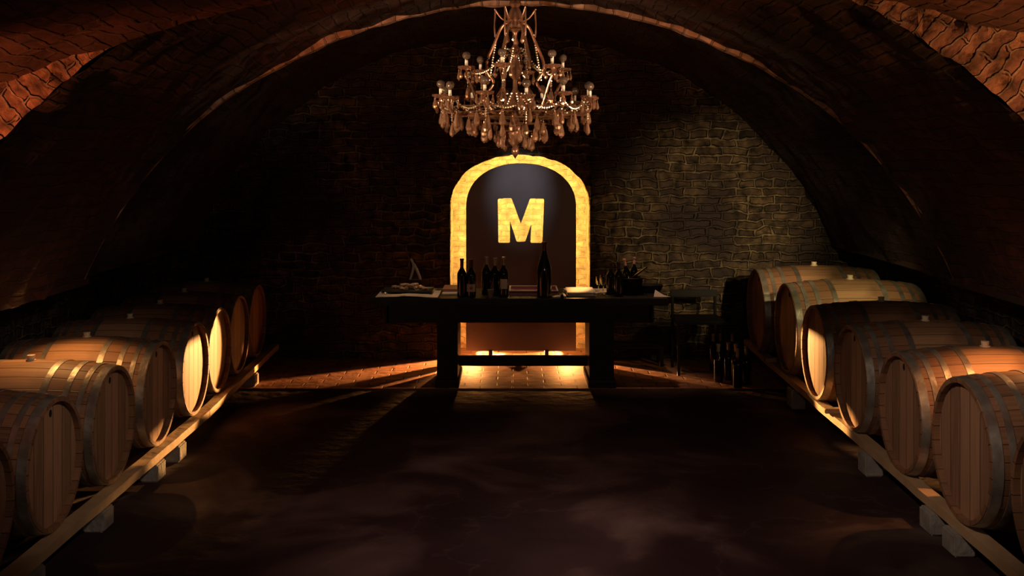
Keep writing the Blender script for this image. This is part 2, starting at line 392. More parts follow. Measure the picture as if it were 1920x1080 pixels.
# springing ledges and side walls
for side, sx in (('left', -1), ('right', 1)):
    def fn(u, v, sx=sx): 
        y = -2+(WALLY+2)*u; z = 1.95*v; return (sx*WX, y, z), (y, z), (-sx, 0, 0)
    grid_surface('wall_'+side, 200, 40, fn, M['stone'], .02, 4.)
    bm = bmesh.new(); box(bm, *sorted((sx*2.66+.04, sx*3.2)), 4.30, 6.6, 1.0, 1.04); box(bm, *sorted((sx*2.80, sx*3.2)), 6.6, WALLY, 1.0, 1.04)
    tag(obj('trim_'+side, bm, M['vault']), kind='structure')
def fn(u, v):
    x = -WX+2*WX*u; z = 2.9*v; return (x, -2, z), (x, z), (0, 1, 0)
grid_surface('wall_front', 10, 6, fn, M['stone'])
# floor: concrete in front, brick paving at the back
bm = bmesh.new(); box(bm, -3.3, 3.3, -2.2, 8.20, -.2, 0); tag(obj('floor', bm, M['floor']), kind='structure')
bm = bmesh.new(); uvl = bm.loops.layers.uv.new('UVMap'); box(bm, -3.3, 3.3, 8.20, 10.1, -.2, .004)
for f in bm.faces:
    for l in f.loops: l[uvl].uv = (l.vert.co.x, l.vert.co.y)
tag(obj('floor_2', bm, M['floorbrick']), kind='structure')

NX, NW, NSP, NTOP = .066, .617, 1.33, 1.80      # niche: centre, half width, springing height, crown
def arch_pts(cx, w, sp, top, n=40, z0=0.):
    pts = [(cx-w, z0)]
    m_ = 12
    for i in range(1, m_): pts.append((cx-w, z0+(sp-z0)*i/m_))
    for i in range(n+1):
        a = PI-PI*i/n; ca, sa = math.cos(a), math.sin(a); e = .92
        pts.append((cx+w*math.copysign(abs(ca)**e, ca), sp+(top-sp)*sa**e))
    for i in range(1, m_): pts.append((cx+w, sp-(sp-z0)*i/m_))
    pts.append((cx+w, z0)); return pts
def niche_low(x):
    u = abs(x-NX)/NW
    return NSP+(NTOP-NSP)*max(0, 1-u**2.17)**.46 if u < 1 else 0
def back_wall():
    bm = bmesh.new(); uvl = bm.loops.layers.uv.new('UVMap'); U = {}
    xs = sorted(set([round(-WX+.06*i, 3) for i in range(104) if -WX+.06*i < WX and not (NX-NW-.02 < -WX+.06*i < NX+NW+.02)] +
               [NX+NW*math.sin(PI/2*(k/50)) for k in range(-50, 51)] + [NX-NW-1e-4, NX+NW+1e-4, WX]))
    cols = []
    for x in xs:
        inside = abs(x-NX) <= NW; lo = niche_low(x) if inside else 0; col = []
        if abs(x-NX) == NW: lo = NSP
        for k in range(61):
            z = lo+(3.0-lo)*k/60
            d = abs(fbm((x, 0, z), 3.5, .08)) + abs(fbm((x, 5, z), 9, .04))
            near = min(1, max(0, (math.hypot(max(0, abs(x-NX)-NW), max(0, z-niche_low(x)) if inside else 0))/.2))
            v = bm.verts.new((x, WALLY-d*near, z)); U[v] = (x, z); col.append(v)
        cols.append(col)
    for a, b in zip(cols, cols[1:]):
        for k in range(60):
            f = bm.faces.new((a[k], b[k], b[k+1], a[k+1]))
            for l in f.loops: l[uvl].uv = U[l.vert]
    return tag(obj('wall_back', bm, M['stone'], smooth=True), kind='structure')
back_wall()
NB = 9.90
def niche():
    pts = arch_pts(NX, NW, NSP, NTOP); s = [0]
    for a, b in zip(pts, pts[1:]): s.append(s[-1]+math.dist(a, b))
    n = len(pts)-1
    def fn(u, v):
        i = round(u*n); x, z = pts[i]; y = WALLY-.0+(NB-WALLY)*v
        j = 0
        return (x, y, z), (y, s[i]), (-(x-NX), 0, -(z-1))
    grid_surface('wall_niche', n, 14, fn, M['niche'], .02, 14.)
    def fn2(u, v):
        x = NX-NW-.05+(2*NW+.1)*u; z = 1.9*v; return (x, NB, z), (x, z), (0, -1, 0)
    grid_surface('wall_niche_back', 60, 80, fn2, M['niche'], .02, 9.)
niche()

# dark arched panel with the letter M cut through it
def curve_mesh(splines, ext, name):
    cu = bpy.data.curves.new(name, 'CURVE'); cu.dimensions = '2D'; cu.fill_mode = 'BOTH'; cu.extrude = ext
    for pts in splines:
        sp = cu.splines.new('POLY'); sp.points.add(len(pts)-1); sp.use_cyclic_u = True
        for p, q in zip(sp.points, pts): p.co = (q[0], q[1], 0, 1)
    o = bpy.data.objects.new('tmp', cu); C.objects.link(o)
    me = bpy.data.meshes.new_from_object(o.evaluated_get(bpy.context.evaluated_depsgraph_get()))
    bpy.data.objects.remove(o); return me
def round_poly(pts, r, n=4):
    out = []; N = len(pts)
    for i in range(N):
        p, a, b = Vector(pts[i]), Vector(pts[i-1]), Vector(pts[(i+1) % N])
        d1, d2 = (a-p), (b-p); rr = min(r, d1.length*.45, d2.length*.45); s, e = p+d1.normalized()*rr, p+d2.normalized()*rr
        for k in range(n+1):
            t = k/n; out.append(tuple(s*(1-t)**2+p*2*t*(1-t)+e*t*t))
    return out
PY = 9.445; k_ = PY/F
def px(x, y, Y=PY): return ((x-961)*Y/F, H-(y-290)*Y/F)
pan = empty('panel', (NX+.02, PY, 0), 'dark grey arched panel standing in the glowing brick niche behind the table', 'panel')
outer = arch_pts(px(977, 0)[0], 103*k_, px(0, 388)[1], px(0, 306)[1], 40, .066)
Mc = [(395,358),(484,352),(545,520),(606,356),(698,358),(686,645),(608,645),(614,520),(574,638),(518,638),(474,500),(474,645),(399,645)]
mp = round_poly([px(820+a/3.484, 270+b/3.484) for a, b in Mc], .014)
me = curve_mesh([[(x-NX-.02, z) for x, z in outer], [(x-NX-.02, z) for x, z in mp]], .012, 'board')
me.transform(Matrix.Rotation(PI/2, 4, 'X')); me.materials.append(M['panel'])
bo = bpy.data.objects.new('board', me); C.objects.link(bo); bo.parent = pan
for fx in (920, 1025):
    x = px(fx, 0)[0]-NX-.02; bm = bmesh.new(); box(bm, x-.017, x+.017, -.02, .05, .004, .075, .003); obj('foot', bm, M['iron'], pan)
# a flat strip of light running round the back of the panel
bm = bmesh.new(); inn = arch_pts(px(977, 0)[0], 103*k_-.11, px(0, 388)[1]-.01, px(0, 306)[1]-.045, 40, .66)
inn2 = arch_pts(px(977, 0)[0], 103*k_-.125, px(0, 388)[1]-.01, px(0, 306)[1]-.06, 40, .66)
a_ = [bm.verts.new((x-NX-.02, .03, z)) for x, z in inn]; b_ = [bm.verts.new((x-NX-.02, .03, z)) for x, z in inn2]
a2 = [bm.verts.new((x-NX-.02, .016, z)) for x, z in inn]; b2 = [bm.verts.new((x-NX-.02, .016, z)) for x, z in inn2]
for i in range(len(a_)-1):
    bm.faces.new((a2[i], a2[i+1], b2[i+1], b2[i]))
obj('light_strip', bm, M['led'], pan)['label'] = 'glowing amber light strip on the back of the panel'

# ---------------------------------------------------------------- barrels
BL, RC, RB = .90, .306, .342
def brad(x):                 # radius along the barrel
    t = (x/BL)*2-1; return RB-(RB-RC)*(abs(t)**2.0)
def make_barrel():
    root = empty('wine_barrel', (0, 0, 0), 'x', 'barrel')
    zc = RB
    # staves with the chime rims left open at both ends
    bm = bmesh.new(); uvl = bm.loops.layers.uv.new('UVMap'); n = 60; rows = []
    prof = [(brad(.035)-.022, .035), (RC-.020, .001)] + [(brad(BL*i/20), BL*i/20) for i in range(21)] + [(RC-.020, BL-.001), (brad(.035)-.022, BL-.035)]
    for r, h in prof:
        rows.append([bm.verts.new((h, r*math.sin(2*PI*i/n), zc+r*math.cos(2*PI*i/n))) for i in range(n)])
    for a, b, pa, pb in zip(rows, rows[1:], prof, prof[1:]):
        for i in range(n):
            f = bm.faces.new((a[i], a[(i+1) % n], b[(i+1) % n], b[i]))
            for l, (ii, hh) in zip(f.loops, ((i, pa[1]), (i+1, pa[1]), (i+1, pb[1]), (i, pb[1]))): l[uvl].uv = (ii*28/n+.5, hh)
    obj('staves', bm, M['stave'], root, True)
    for hx, nm in ((.030, 1), (BL-.030, -1)):
        bm = bmesh.new(); uvl = bm.loops.layers.uv.new('UVMap'); r = brad(.03)-.0205
        c = [bm.verts.new((hx, r*math.sin(2*PI*i/48), zc+r*math.cos(2*PI*i/48))) for i in range(48)]
        c2 = [bm.verts.new((hx+nm*.02, v.co.y, v.co.z)) for v in c]
        bm.faces.new(c); bm.faces.new(c2[::-1])
        for i in range(48): bm.faces.new((c[i], c[(i+1) % 48], c2[(i+1) % 48], c2[i]))
        for f in bm.faces:
            for l in f.loops: l[uvl].uv = (l.vert.co.y*10+3.3, l.vert.co.z)
        obj('head', bm, M['head'], root)
    for d0, d1 in ((.004, .046), (.072, .100), (.150, .180), (.262, .296)):
        for s in (0, 1):
            bm = bmesh.new(); a, b = (d0, d1) if not s else (BL-d0, BL-d1)
            lathe(bm, [(brad(a)+.0002, a), (brad(a)+.0035, a), (brad(b)+.0035, b), (brad(b)+.0002, b)], 60, 'X', (0, 0, zc), False)
            obj('hoop', bm, M['hoop'], root, True)
    bm = bmesh.new(); lathe(bm, [(.026, 2*RB-.004), (.026, 2*RB+.004), (.018, 2*RB+.006), (.021, 2*RB+.028), (.0, 2*RB+.030)], 20, 'Z', (BL/2, 0, 0))
    obj('bung', bm, M['bung'], root, True)['label'] = 'pale stopper in the top of the barrel'
    return root
def add_tap(root, y=-.0):
    zc = RB
    bm = bmesh.new(); lathe(bm, [(.0, -.003), (.013, -.002), (.015, .006)], 16, 'X', (.030, y, zc+.235), False)
    for v in bm.verts: v.co.z = (v.co.z-zc-.235)*1.35+zc+.235
    t = obj('tap_hole', bm, M['dark'], root); t['label'] = 'black tap hole near the top of the barrel head'
proto = make_barrel()
for ch in list(proto.children): pass
XH = 2.0
left = [  # distance, x of head, label, tap hole
 (4.00, 2.0, 'oak barrel cut off by the bottom left edge of the photo', 1),
 (4.68, 2.0, 'nearest whole oak barrel of the left row, dim all over', 1),
 (5.37, 2.0, 'oak barrel of the left row lit orange on top, next to the nearest whole one', 1),
 (6.07, 2.0, 'oak barrel of the left row brightly lit on top round its pale stopper, head dark', 1),
 (6.77, 2.005, 'oak barrel of the left row whose head glows orange below a diagonal shadow', 1),
 (7.42, 2.03, 'oak barrel of the left row with its narrow head lit evenly all over', 0),
 (8.07, 2.06, 'dim oak barrel of the left row just behind the evenly lit head', 0),
 (8.73, 2.08, 'farthest dim oak barrel of the left row, at the end of the beam', 0)]
right = [ # distance, x, dz, scale, label
 (3.97, 2.0, 0, 1.02, 'oak barrel cut off by the bottom right edge of the photo', 0),
 (4.77, 2.0, 0, 1.04, 'largest whole oak barrel of the right row, plain head with no hole', 0),
 (5.53, 2.0, .0, 1., 'oak barrel of the right row, lit orange on top, dark hole in its head', 1),
 (6.33, 2.0, .01, 1., 'dark-headed oak barrel of the right row, just right of the glowing head', 1),
 (7.09, 2.0, .022, 1., 'oak barrel in the right row whose narrow head glows orange', 0),
 (7.83, 2.0, .04, 1.06, 'oak barrel of the right row with yellowish lit top, directly behind the glowing head', 1),
 (8.66, 1.97, .055, 1.06, 'farthest oak barrel of the right row, under the rough stone wall', 1)]
LS = .94
ZB = .122
def place_barrel(x, y, z, rz, label, tap, grp, sc=1.):
    if x < 0: sc = LS
    o = copy_tree(proto); o.location = (x, y, z); o.rotation_euler.z = rz; o.scale = (sc,)*3
    if tap: add_tap(o)
    tag(o, label, 'barrel', grp); return o
for y, x, lb, tp in left: place_barrel(-x, y, ZB, PI, lb, tp, 'oak barrels in the left row')
for y, x, dz, sc, lb, tp in right: place_barrel(x, y, ZB+dz-(.0 if sc == 1 else .0), 0, lb, tp, 'oak barrels in the right row', sc)
for ch in list(proto.children): bpy.data.objects.remove(ch)
bpy.data.objects.remove(proto)

# beams that carry the barrels, each on blocks
def beam(p0, p1, z0, z1, wdt, label, hgt=.06):
    L = (Vector(p1)-Vector(p0)).length; a = math.atan2(p1[1]-p0[1], p1[0]-p0[0])
    bm = bmesh.new(); bmesh.ops.create_cube(bm, size=1)
    for v in bm.verts: v.co = Vector((v.co.x*L, v.co.y*wdt, v.co.z*hgt))
    bmesh.ops.subdivide_edges(bm, edges=[e for e in bm.edges if abs((e.verts[0].co-e.verts[1].co).x) > .1], cuts=40)
    for v in bm.verts: v.co += Vector((0, fbm((v.co.x, 1, 0), 2, .006), fbm((v.co.x, 2, 0), 2, .004)))
    o = obj('timber_beam', bm, M['beam']); o.location = ((p0[0]+p1[0])/2, (p0[1]+p1[1])/2, (z0+z1)/2)
    o.rotation_euler = (0, -math.atan2(z1-z0, L), a)
    return tag(o, label, 'beam', 'beams under the barrel rows')
# barrel underside where it rests: ZB + RB - radius(.07) = top of the beam
def resting(xl, sc=1): return ZB+RB*sc-brad(xl/sc)*sc-.0035*sc
bt = resting(.05, LS); br_ = resting(.05)
BH = .045
beam((-1.995, 3.0), (-1.995, 6.9), bt-BH/2, bt-BH/2, .07, 'bright pine beam under the heads of the left row, near length', BH)
beam((-1.995, 6.9), (-2.08, 9.33), bt-BH/2, bt-BH/2, .07, 'dim far length of pine beam under the end of the left row', BH)
beam((2.03, 3.0), (2.03, 9.2), br_-.018-BH/2, br_+.060-BH/2, .07, 'reddish pine beam under the heads of the right row', BH)
rl, rr_ = resting(.12, LS), resting(.12)
beam((-2.78, 3.0), (-2.78, 9.3), rl-.03, rl-.03, .10, 'pine beam under the far ends of the left row, against the wall')
beam((2.78, 3.0), (2.78, 9.3), rr_-.03, rr_-.03+.05, .10, 'pine beam under the far ends of the right row, against the wall')
def block(x, y, label, h=None, grp='concrete blocks under the beams'):
    h = h if h else bt-BH-.004
    bm = bmesh.new(); box(bm, x-.05, x+.05, y-.07, y+.07, 0.0, h, .008)
    return tag(obj('concrete_block', bm, M['block']), label, 'block', grp)
for y, lb in ((3.75, 'grey concrete block under the left beam, beside the barrel at the photo edge'), (4.38, 'grey concrete block under the left beam below the lowest whole barrel'),
              (5.14, 'grey concrete block under the left beam, third from the farthest one seen'), (5.92, 'grey concrete block under the left beam, nearer of the close far pair'),
              (6.30, 'grey concrete block under the left beam, farther of the close pair'), (8.3, 'concrete block in the dark under the far end of the left beam')):
    block(-1.995 if y < 7 else -2.04, y, lb)
for y, lb in ((3.7, 'concrete block under the right beam at the bottom right of the photo'), (4.83, 'concrete block under the right beam, nearer of the close pair'), (5.10, 'concrete block under the right beam, farther of the close pair'),
              (6.02, 'concrete block under the right beam below the barrel with pale hoops'), (7.6, 'concrete block in the dark under the far part of the right beam')):
    block(2.02, y, lb, br_-.018-BH+(y-3)*.01258-.005)
for sx in (-1, 1):
    for y in (3.6, 6.3, 8.9):
        block(sx*2.78, y, '%s concrete block in shadow under the wall-side beam of the %s row' % ({3.6: 'nearest', 6.3: 'middle', 8.9: 'farthest'}[y], 'left' if sx < 0 else 'right'), (rl if sx < 0 else rr_)-.062+(.05*(y-3)/6.3 if sx > 0 else 0), 'blocks under the rear beams')
# small wooden chocks on the right beam
for y, lb in ((6.72, 'small pale wooden chock on the right beam beside the glowing barrel head'), (8.28, 'small wooden chock on the right beam between the two farthest barrels')):
    zt = br_-.018+(y-3)/6.2*.078
    bm = bmesh.new(); box(bm, 1.96, 2.07, y-.03, y+.03, zt-.002, zt+.028, .004)
    tag(obj('chock', bm, M['beam']), lb, 'chock', 'chocks on the right beam')

# ---------------------------------------------------------------- table
TT = .696
tb = empty('table', (.05, 8.5, 0), 'long black wooden table in front of the glowing niche', 'table')
bm = bmesh.new(); box(bm, -1.15, 1.15, -.32, .33, TT-.055, TT, .006); obj('tabletop', bm, M['tablewood'], tb)
bm = bmesh.new()
for y in (-.27, .27): box(bm, -1.02, 1.02, y-.015, y+.015, TT-.19, TT-.0551)
for x in (-1.02, 1.02): box(bm, x-.015, x+.015, -.285, .285, TT-.19, TT-.0551)
obj('apron', bm, M['tablewood'], tb)
for x0, x1 in ((-.635, -.475), (.545, .735)):
    bm = bmesh.new(); box(bm, x0, x1, -.25, .25, .06, TT-.056, .008); box(bm, x0-.012, x1+.012, -.30, .30, .0, .0605, .006); obj('leg', bm, M['tablewood'], tb)
bm = bmesh.new(); box(bm, -.477, .547, .0, .05, .115, .195, .004); obj('stretcher', bm, M['tablewood'], tb)

# bottles
def bottle(name, x, y, z, h, r, label, group, foil='foil', lab=None, kind='bordeaux', tilt=None, neckr=None, glass='glassdark', mark=False):
    root = empty(name, (x, y, z), label, 'bottle', group)
    bm = bmesh.new(); nr = neckr or r*.36
    if kind == 'magnum': prof = [(r*.6, .0), (r*.97, .004), (r, .02), (r, h*.46), (r*.94, h*.55), (r*.70, h*.66), (nr*1.25, h*.80), (nr, h*.86), (nr, h*.97), (nr*1.15, h*.975), (nr*1.15, h*.995), (0, h)]
    else: prof = [(r*.6, .0), (r*.97, .003), (r, .01), (r, h*.58), (r*.95, h*.63), (r*.70, h*.69), (nr*1.1, h*.75), (nr, h*.80), (nr, h*.95), (nr*1.15, h*.955), (nr*1.15, h*.99), (0, h)]
    lathe(bm, prof, 28); obj('glass_body', bm, M[glass], root, True)
    bm = bmesh.new(); lathe(bm, [(nr+.0008, h*.80), (nr+.0008, h*.95), (nr*1.15+.001, h*.955), (nr*1.15+.001, h*1.001), (0, h*1.004)], 24, cap=False); obj('capsule', bm, M[foil], root, True)
    if lab:
        z0, z1, a = lab; bm = bmesh.new(); rr = r+.0008; n = 14
        A = [bm.verts.new((rr*math.sin(-a+2*a*i/n), -rr*math.cos(-a+2*a*i/n), h*z0)) for i in range(n+1)]
        B = [bm.verts.new((v.co.x, v.co.y, h*z1)) for v in A]
        for i in range(n): bm.faces.new((A[i], A[i+1], B[i+1], B[i]))
        lo = obj('paper_label', bm, M['label'], root, True)
        if mark:
            bm = bmesh.new(); rr += .0008; zz = h*(z0+z1)/2
            vs = [bm.verts.new((rr*math.sin(.30*math.cos(q*PI/6)), -rr*math.cos(.30*math.cos(q*PI/6)), zz+.012*math.sin(q*PI/6))) for q in range(12)]
            bm.faces.new(vs); obj('red_seal', bm, M['labelred'], lo)
    if tilt: root.rotation_euler = tilt
    return root
def tx(px_, Y): return (px_-961)*Y/F
G = 'wine bottles on the table'
Yt = 8.26
bottle('wine_bottle', tx(866, Yt), Yt, TT, .30, .036, 'leftmost dark wine bottle on the table, against the glowing left jamb', G, lab=None)
bottle('wine_bottle', tx(883.5, 8.25), 8.25, TT, .295, .037, 'dark wine bottle with a cream label bearing a red seal', G, lab=(.16, .36, 1.0), mark=True)
bottle('wine_bottle', tx(912, 8.38), 8.40, TT, .30, .037, 'dark wine bottle with a greyish neck, left of the trio under the letter', G, foil='foilgrey')
bottle('wine_bottle', tx(928.0, 8.33), 8.345, TT, .295, .037, 'dark unlabelled wine bottle in the middle of the trio under the letter', G, foil='foilgrey')
bottle('wine_bottle', tx(944.5, 8.26), 8.26, TT, .312, .037, 'dark wine bottle with a square cream label and pale cap, right of the trio', G, foil='foilgrey', lab=(.22, .46, .8))
bottle('magnum_bottle', tx(1020.5, Yt), Yt, TT, .43, .056, 'very large dark bottle standing alone below the lit letter', G, kind='magnum', neckr=.0155)
bottle('wine_bottle', tx(1160, 8.30), 8.30, TT, .27, .036, 'dark wine bottle just left of the ice bucket on the table', G)
bottle('wine_bottle', tx(1145, 8.42), 8.42, TT, .25, .034, 'short dark bottle behind the stemmed glass at the right of the table', G)

def glass(x, y, z, label, s=1.):
    bm = bmesh.new(); lathe(bm, [(.0, 0), (.032*s, .002), (.032*s, .004), (.005, .010), (.004, .075*s), (.012, .085*s), (.034*s, .115*s), (.037*s, .14*s), (.030*s, .18*s), (.028*s, .18*s), (.034*s, .14*s), (.010, .09*s), (0, .088*s)], 20, cap=False)
    o = obj('wine_glass', bm, M['glass'], None, True, (x, y, z)); return tag(o, label, 'glass', 'glasses on the table')
glass(tx(1131, 8.42), 8.42, TT, 'small stemmed glass left of the bottles at the right end of the table', .85)
glass(tx(1122, 8.55), 8.55, TT, 'stemmed glass beside the bright paper pile, behind the other glass', .7)
# small cup in front of the trio
bm = bmesh.new(); lathe(bm, [(.0, 0), (.016, 0), (.024, .04), (.026, .065), (.024, .065), (.021, .04), (.0, .006)], 20, cap=False)
tag(obj('cup', bm, M['clay'], None, True, (tx(920, 8.22), 8.22, TT)), 'small pale cup at the foot of the trio of bottles', 'cup')

# papers and boards on the table
def sheet(name, x0, x1, y0, y1, z, t, m, label, cat, rz=0, grp=None):
    bm = bmesh.new(); box(bm, -(x1-x0)/2, (x1-x0)/2, -(y1-y0)/2, (y1-y0)/2, 0, t, min(.002, t*.3))
    o = obj(name, bm, m, None, False, ((x0+x1)/2, (y0+y1)/2, z)); o.rotation_euler.z = rz
    return tag(o, label, cat, grp)
def folder():
    # open printed folder with a curled near edge
    bm = bmesh.new(); n, m_ = 24, 12; V = []
    for i in range(n+1):
        row = []
        for j in range(m_+1):
            x, y = -.24+.48*i/n, -.21+.42*j/m_
            row.append(bm.verts.new((x, y, .004+.012*max(0, 1-abs(x+.02)/.25)**2*(1-j/m_*.6)+.002*math.sin(x*22))))
        V.append(row)
    for i in range(n):
        for j in range(m_): bm.faces.new((V[i][j], V[i+1][j], V[i+1][j+1], V[i][j+1]))
    r = bmesh.ops.extrude_face_region(bm, geom=bm.faces[:])
    for v in [g for g in r['geom'] if isinstance(g, bmesh.types.BMVert)]: v.co.z -= .004
    return bm
o = obj('poster_sheet', folder(), M['paper'], None, True, (tx(768, 8.4)-.005, 8.42, TT+.0035)); tag(o, 'large pale paper sheet lying at the left end of the table', 'paper')
tray = empty('slate_tray', (tx(765, 8.50), 8.50, TT+.018), 'dark slate tray on the pale sheet at the left of the table', 'tray')
bm = bmesh.new(); box(bm, -.20, .20, -.13, .13, .004, .016, .003); obj('plate', bm, M['slate'], tray)
for a, b in ((-.17, -.1), (.17, -.1), (-.17, .1), (.17, .1)):
    bm = bmesh.new(); lathe(bm, [(.009, 0), (.009, .0045)], 10, o=(a, b, 0)); obj('foot', bm, M['dark'], tray)
random.seed(3)
k = 0
for i in range(26):
    a, b = random.uniform(-.12, .17), random.uniform(-.085, .075)
    lvl = 0 if i < 17 else 1
    if lvl: a, b = a*.4-.0, b*.5
    bm = bmesh.new(); lathe(bm, [(.010, -.022), (.0115, -.019), (.0115, .019), (.010, .022)], 12, 'X')
    o = obj('cork', bm, M['snack'], None, True, (tray.location.x+a, tray.location.y+b, TT+.018+.0165+.0115+lvl*.02)); o.rotation_euler.z = random.uniform(0, PI)
    tag(o, 'pale stopper-sized cork lying in the heap on the slate tray', 'cork', 'corks heaped on the slate tray')
bm = bmesh.new(); lathe(bm, [(0, 0), (.022, .0), (.026, .012), (.02, .02), (0, .026)], 16)
tag(obj('silver_lid', bm, M['steel'], None, True, (tx(722, 8.38), 8.38, TT+.008)), 'small shiny silver lid at the left corner of the slate tray', 'lid')
sheet('booklet', tx(824, 8.5)+.025, tx(862, 8.5)+.02, 8.38, 8.72, TT, .012, M['paper'], 'white booklet lying left of the leftmost bottle', 'booklet')
sheet('booklet', tx(824, 8.6)+.03, tx(862, 8.6), 8.50, 8.78, TT+.0125, .02, M['mauve'], 'dark booklet lying on the white one left of the leftmost bottle', 'booklet')
# shallow mauve box lid with a pale rim
bx = empty('carton', (tx(1000, 8.55), 8.55, TT), 'shallow mauve carton with a pale rim in the middle of the table', 'carton')
bm = bmesh.new(); box(bm, -.19, .19, -.16, .16, 0, .008)
for a in ((-.19, .19, -.16, -.152), (-.19, .19, .152, .16), (-.19, -.182, -.152, .152), (.182, .19, -.152, .152)): box(bm, a[0], a[1], a[2], a[3], .0081, .03)
obj('tray_body', bm, M['mauve'], bx)
bm = bmesh.new()
for a in ((-.193, .193, -.163, -.151), (-.193, .193, .151, .163), (-.193, -.181, -.151, .151), (.181, .193, -.151, .151)): box(bm, a[0], a[1], a[2], a[3], .0301, .035)
obj('rim', bm, M['paper'], bx)['label'] = 'pale rim of the carton'
for i in range(5):
    sheet('paper_sheet', tx(1062, 8.45)-.0, tx(1114, 8.45), 8.30, 8.64, TT+.0001+i*.0062, .006, M['paper'], 'pale sheet in the bright paper pile on the table, '+('lowest of the pile', 'second from the bottom', 'in the middle of the pile', 'second from the top', 'topmost of the pile')[i], 'paper', random.uniform(-.12, .12), 'sheets in the bright pile')
sheet('card', tx(1035, 8.24), tx(1060, 8.24), 8.21, 8.29, TT, .012, M['paper'], 'small pale card right of the very large bottle', 'card', .3)
bm = bmesh.new(); lathe(bm, [(.012, 0), (.014, .01), (.01, .028), (0, .03)], 14)
tag(obj('stopper', bm, M['dark'], None, True, (tx(1054, 8.20), 8.205, TT)), 'small black stopper between the big bottle and the bright paper pile', 'stopper')
sheet('serving_board', tx(1106, 8.6), tx(1146, 8.6), 8.46, 8.74, TT, .008, M['paper'], 'thin white board under the glasses at the right', 'board')
bpy.context.view_layer.update()
for o in bpy.data.objects:
    if o.name.startswith('wine_glass') or (o.get('label') or '').startswith('short dark bottle'): pass
# napkin at the right end
bm = bmesh.new(); vs = [bm.verts.new(p) for p in ((-.05, -.06, 0), (.08, -.07, 0), (.03, .06, 0), (-.035, -.02, .05), (.03, -.055, .012))]
for f in ((0, 1, 4), (0, 4, 3), (1, 2, 4), (2, 3, 4), (0, 3, 2), (0, 2, 1)): bm.faces.new([vs[i] for i in f])
tag(obj('napkin', bm, M['paper'], None, False, (tx(1236, 8.35), 8.35, TT)), 'small folded white napkin at the right end of the table', 'napkin')
# ice bucket, two pink-capped bottles, tongs
bk = empty('ice_bucket', (tx(1183, 8.42), 8.42, TT), 'dark metal ice bucket holding pink-capped bottles near the right end of the table', 'bucket')
bm = bmesh.new(); lathe(bm, [(0, 0), (.076, 0), (.080, .01), (.096, .13), (.101, .135), (.097, .138), (.092, .13), (.076, .012), (0, .010)], 28, cap=False); obj('pail', bm, M['iron'], bk, True)
for s in (-1, 1):
    bm = bmesh.new(); tube(bm, spl([(s*.092, -.0, .10), (s*.117, 0, .105), (s*.117, 0, .125), (s*.097, 0, .13)], 4), .004); obj('handle', bm, M['steel'], bk, True)
bottle('wine_bottle', tx(1183, 8.42)-.012, 8.405, TT+.02, .265, .030, 'bottle with a pink cap leaning left in the ice bucket', 'bottles in the ice bucket', foil='foilpink', tilt=(.0, -.16, 0))
bottle('wine_bottle', tx(1183, 8.42)+.018, 8.46, TT+.022, .27, .030, 'bottle with a pink cap leaning slightly right in the ice bucket', 'bottles in the ice bucket', foil='foilpink', tilt=(0, .06, 0))
bm = bmesh.new(); tube(bm, [(0, 0, 0), (.10, -.02, .07), (.17, -.03, .125)], [.004, .008, .005]); tube(bm, [(0, .015, 0), (.10, .005, .062), (.172, -.02, .12)], [.004, .006, .004])
tag(obj('tongs', bm, M['steel'], None, True, (tx(1172, 8.36), 8.36, TT+.105)), 'silver tongs sticking out of the ice bucket to the upper right', 'tongs')
# low dark basket at the right end
bm = bmesh.new(); lathe(bm, [(0, 0), (.07, 0), (.09, .02), (.10, .06), (.094, .06), (.084, .022), (0, .01)], 24, cap=False)
for v in bm.verts: v.co.x *= 1.2
tag(obj('bowl', bm, M['slate'], None, True, (tx(1216, 8.56), 8.58, TT)), 'low dark bowl behind the napkin at the right of the table', 'bowl')
# pale forked ornament on a black stand
orn = empty('ornament', (tx(778, 8.74), 8.74, TT), 'pale forked ornament on a black stand behind the slate tray', 'ornament')
bm = bmesh.new(); box(bm, -.06, .06, -.04, .04, 0, .03, .004)
box(bm, -.006, .006, -.006, .006, .03, .075); box(bm, -.05, .05, -.012, .012, .07, .082, .002); obj('stand', bm, M['iron'], orn)
bm = bmesh.new(); tube(bm, spl([(-.038, 0, .08), (-.02, 0, .14), (-.012, 0, .20), (-.034, 0, .255)], 4), [.010]*12+[.004]); tube(bm, spl([(.045, 0, .08), (.028, 0, .13), (.006, 0, .18), (-.010, 0, .21)], 4), .011)
obj('figure', bm, M['clay'], orn, True)['label'] = 'pale plaster fork of the ornament'

# dark things right of the table
def chair(x, y, rz):
    r = empty('dining_chair', (x, y, 0), 'black slim chair standing right of the table in the dark', 'chair', None, rz)
    bm = bmesh.new(); box(bm, -.20, .20, -.19, .19, .42, .45, .008); obj('seat', bm, M['blackpaint'], r)
    for a, b, h in ((-.18, -.17, .42), (.18, -.17, .42), (-.18, .17, .62), (.18, .17, .62)):
        bm = bmesh.new(); tube(bm, [(a, b, 0), (a, b, h)], .013); obj('leg', bm, M['blackpaint'], r)
    bm = bmesh.new(); box(bm, -.20, .20, .155, .185, .60, .66, .006); obj('backrest', bm, M['blackpaint'], r)
    return r
chair(1.53, 8.84, .0)
cr = empty('bench', (1.0, 9.15, 0), 'low black bench behind the right table leg', 'bench')
bm = bmesh.new(); box(bm, -.28, .28, -.13, .13, .155, .18, .004); obj('seat', bm, M['blackpaint'], cr)
for a in (-.265, .265):
    for b in (-.10, .10):
        bm = bmesh.new(); box(bm, a-.015, a+.015, b-.015, b+.015, 0.004, .155); obj('leg', bm, M['blackpaint'], cr)
random.seed(11)
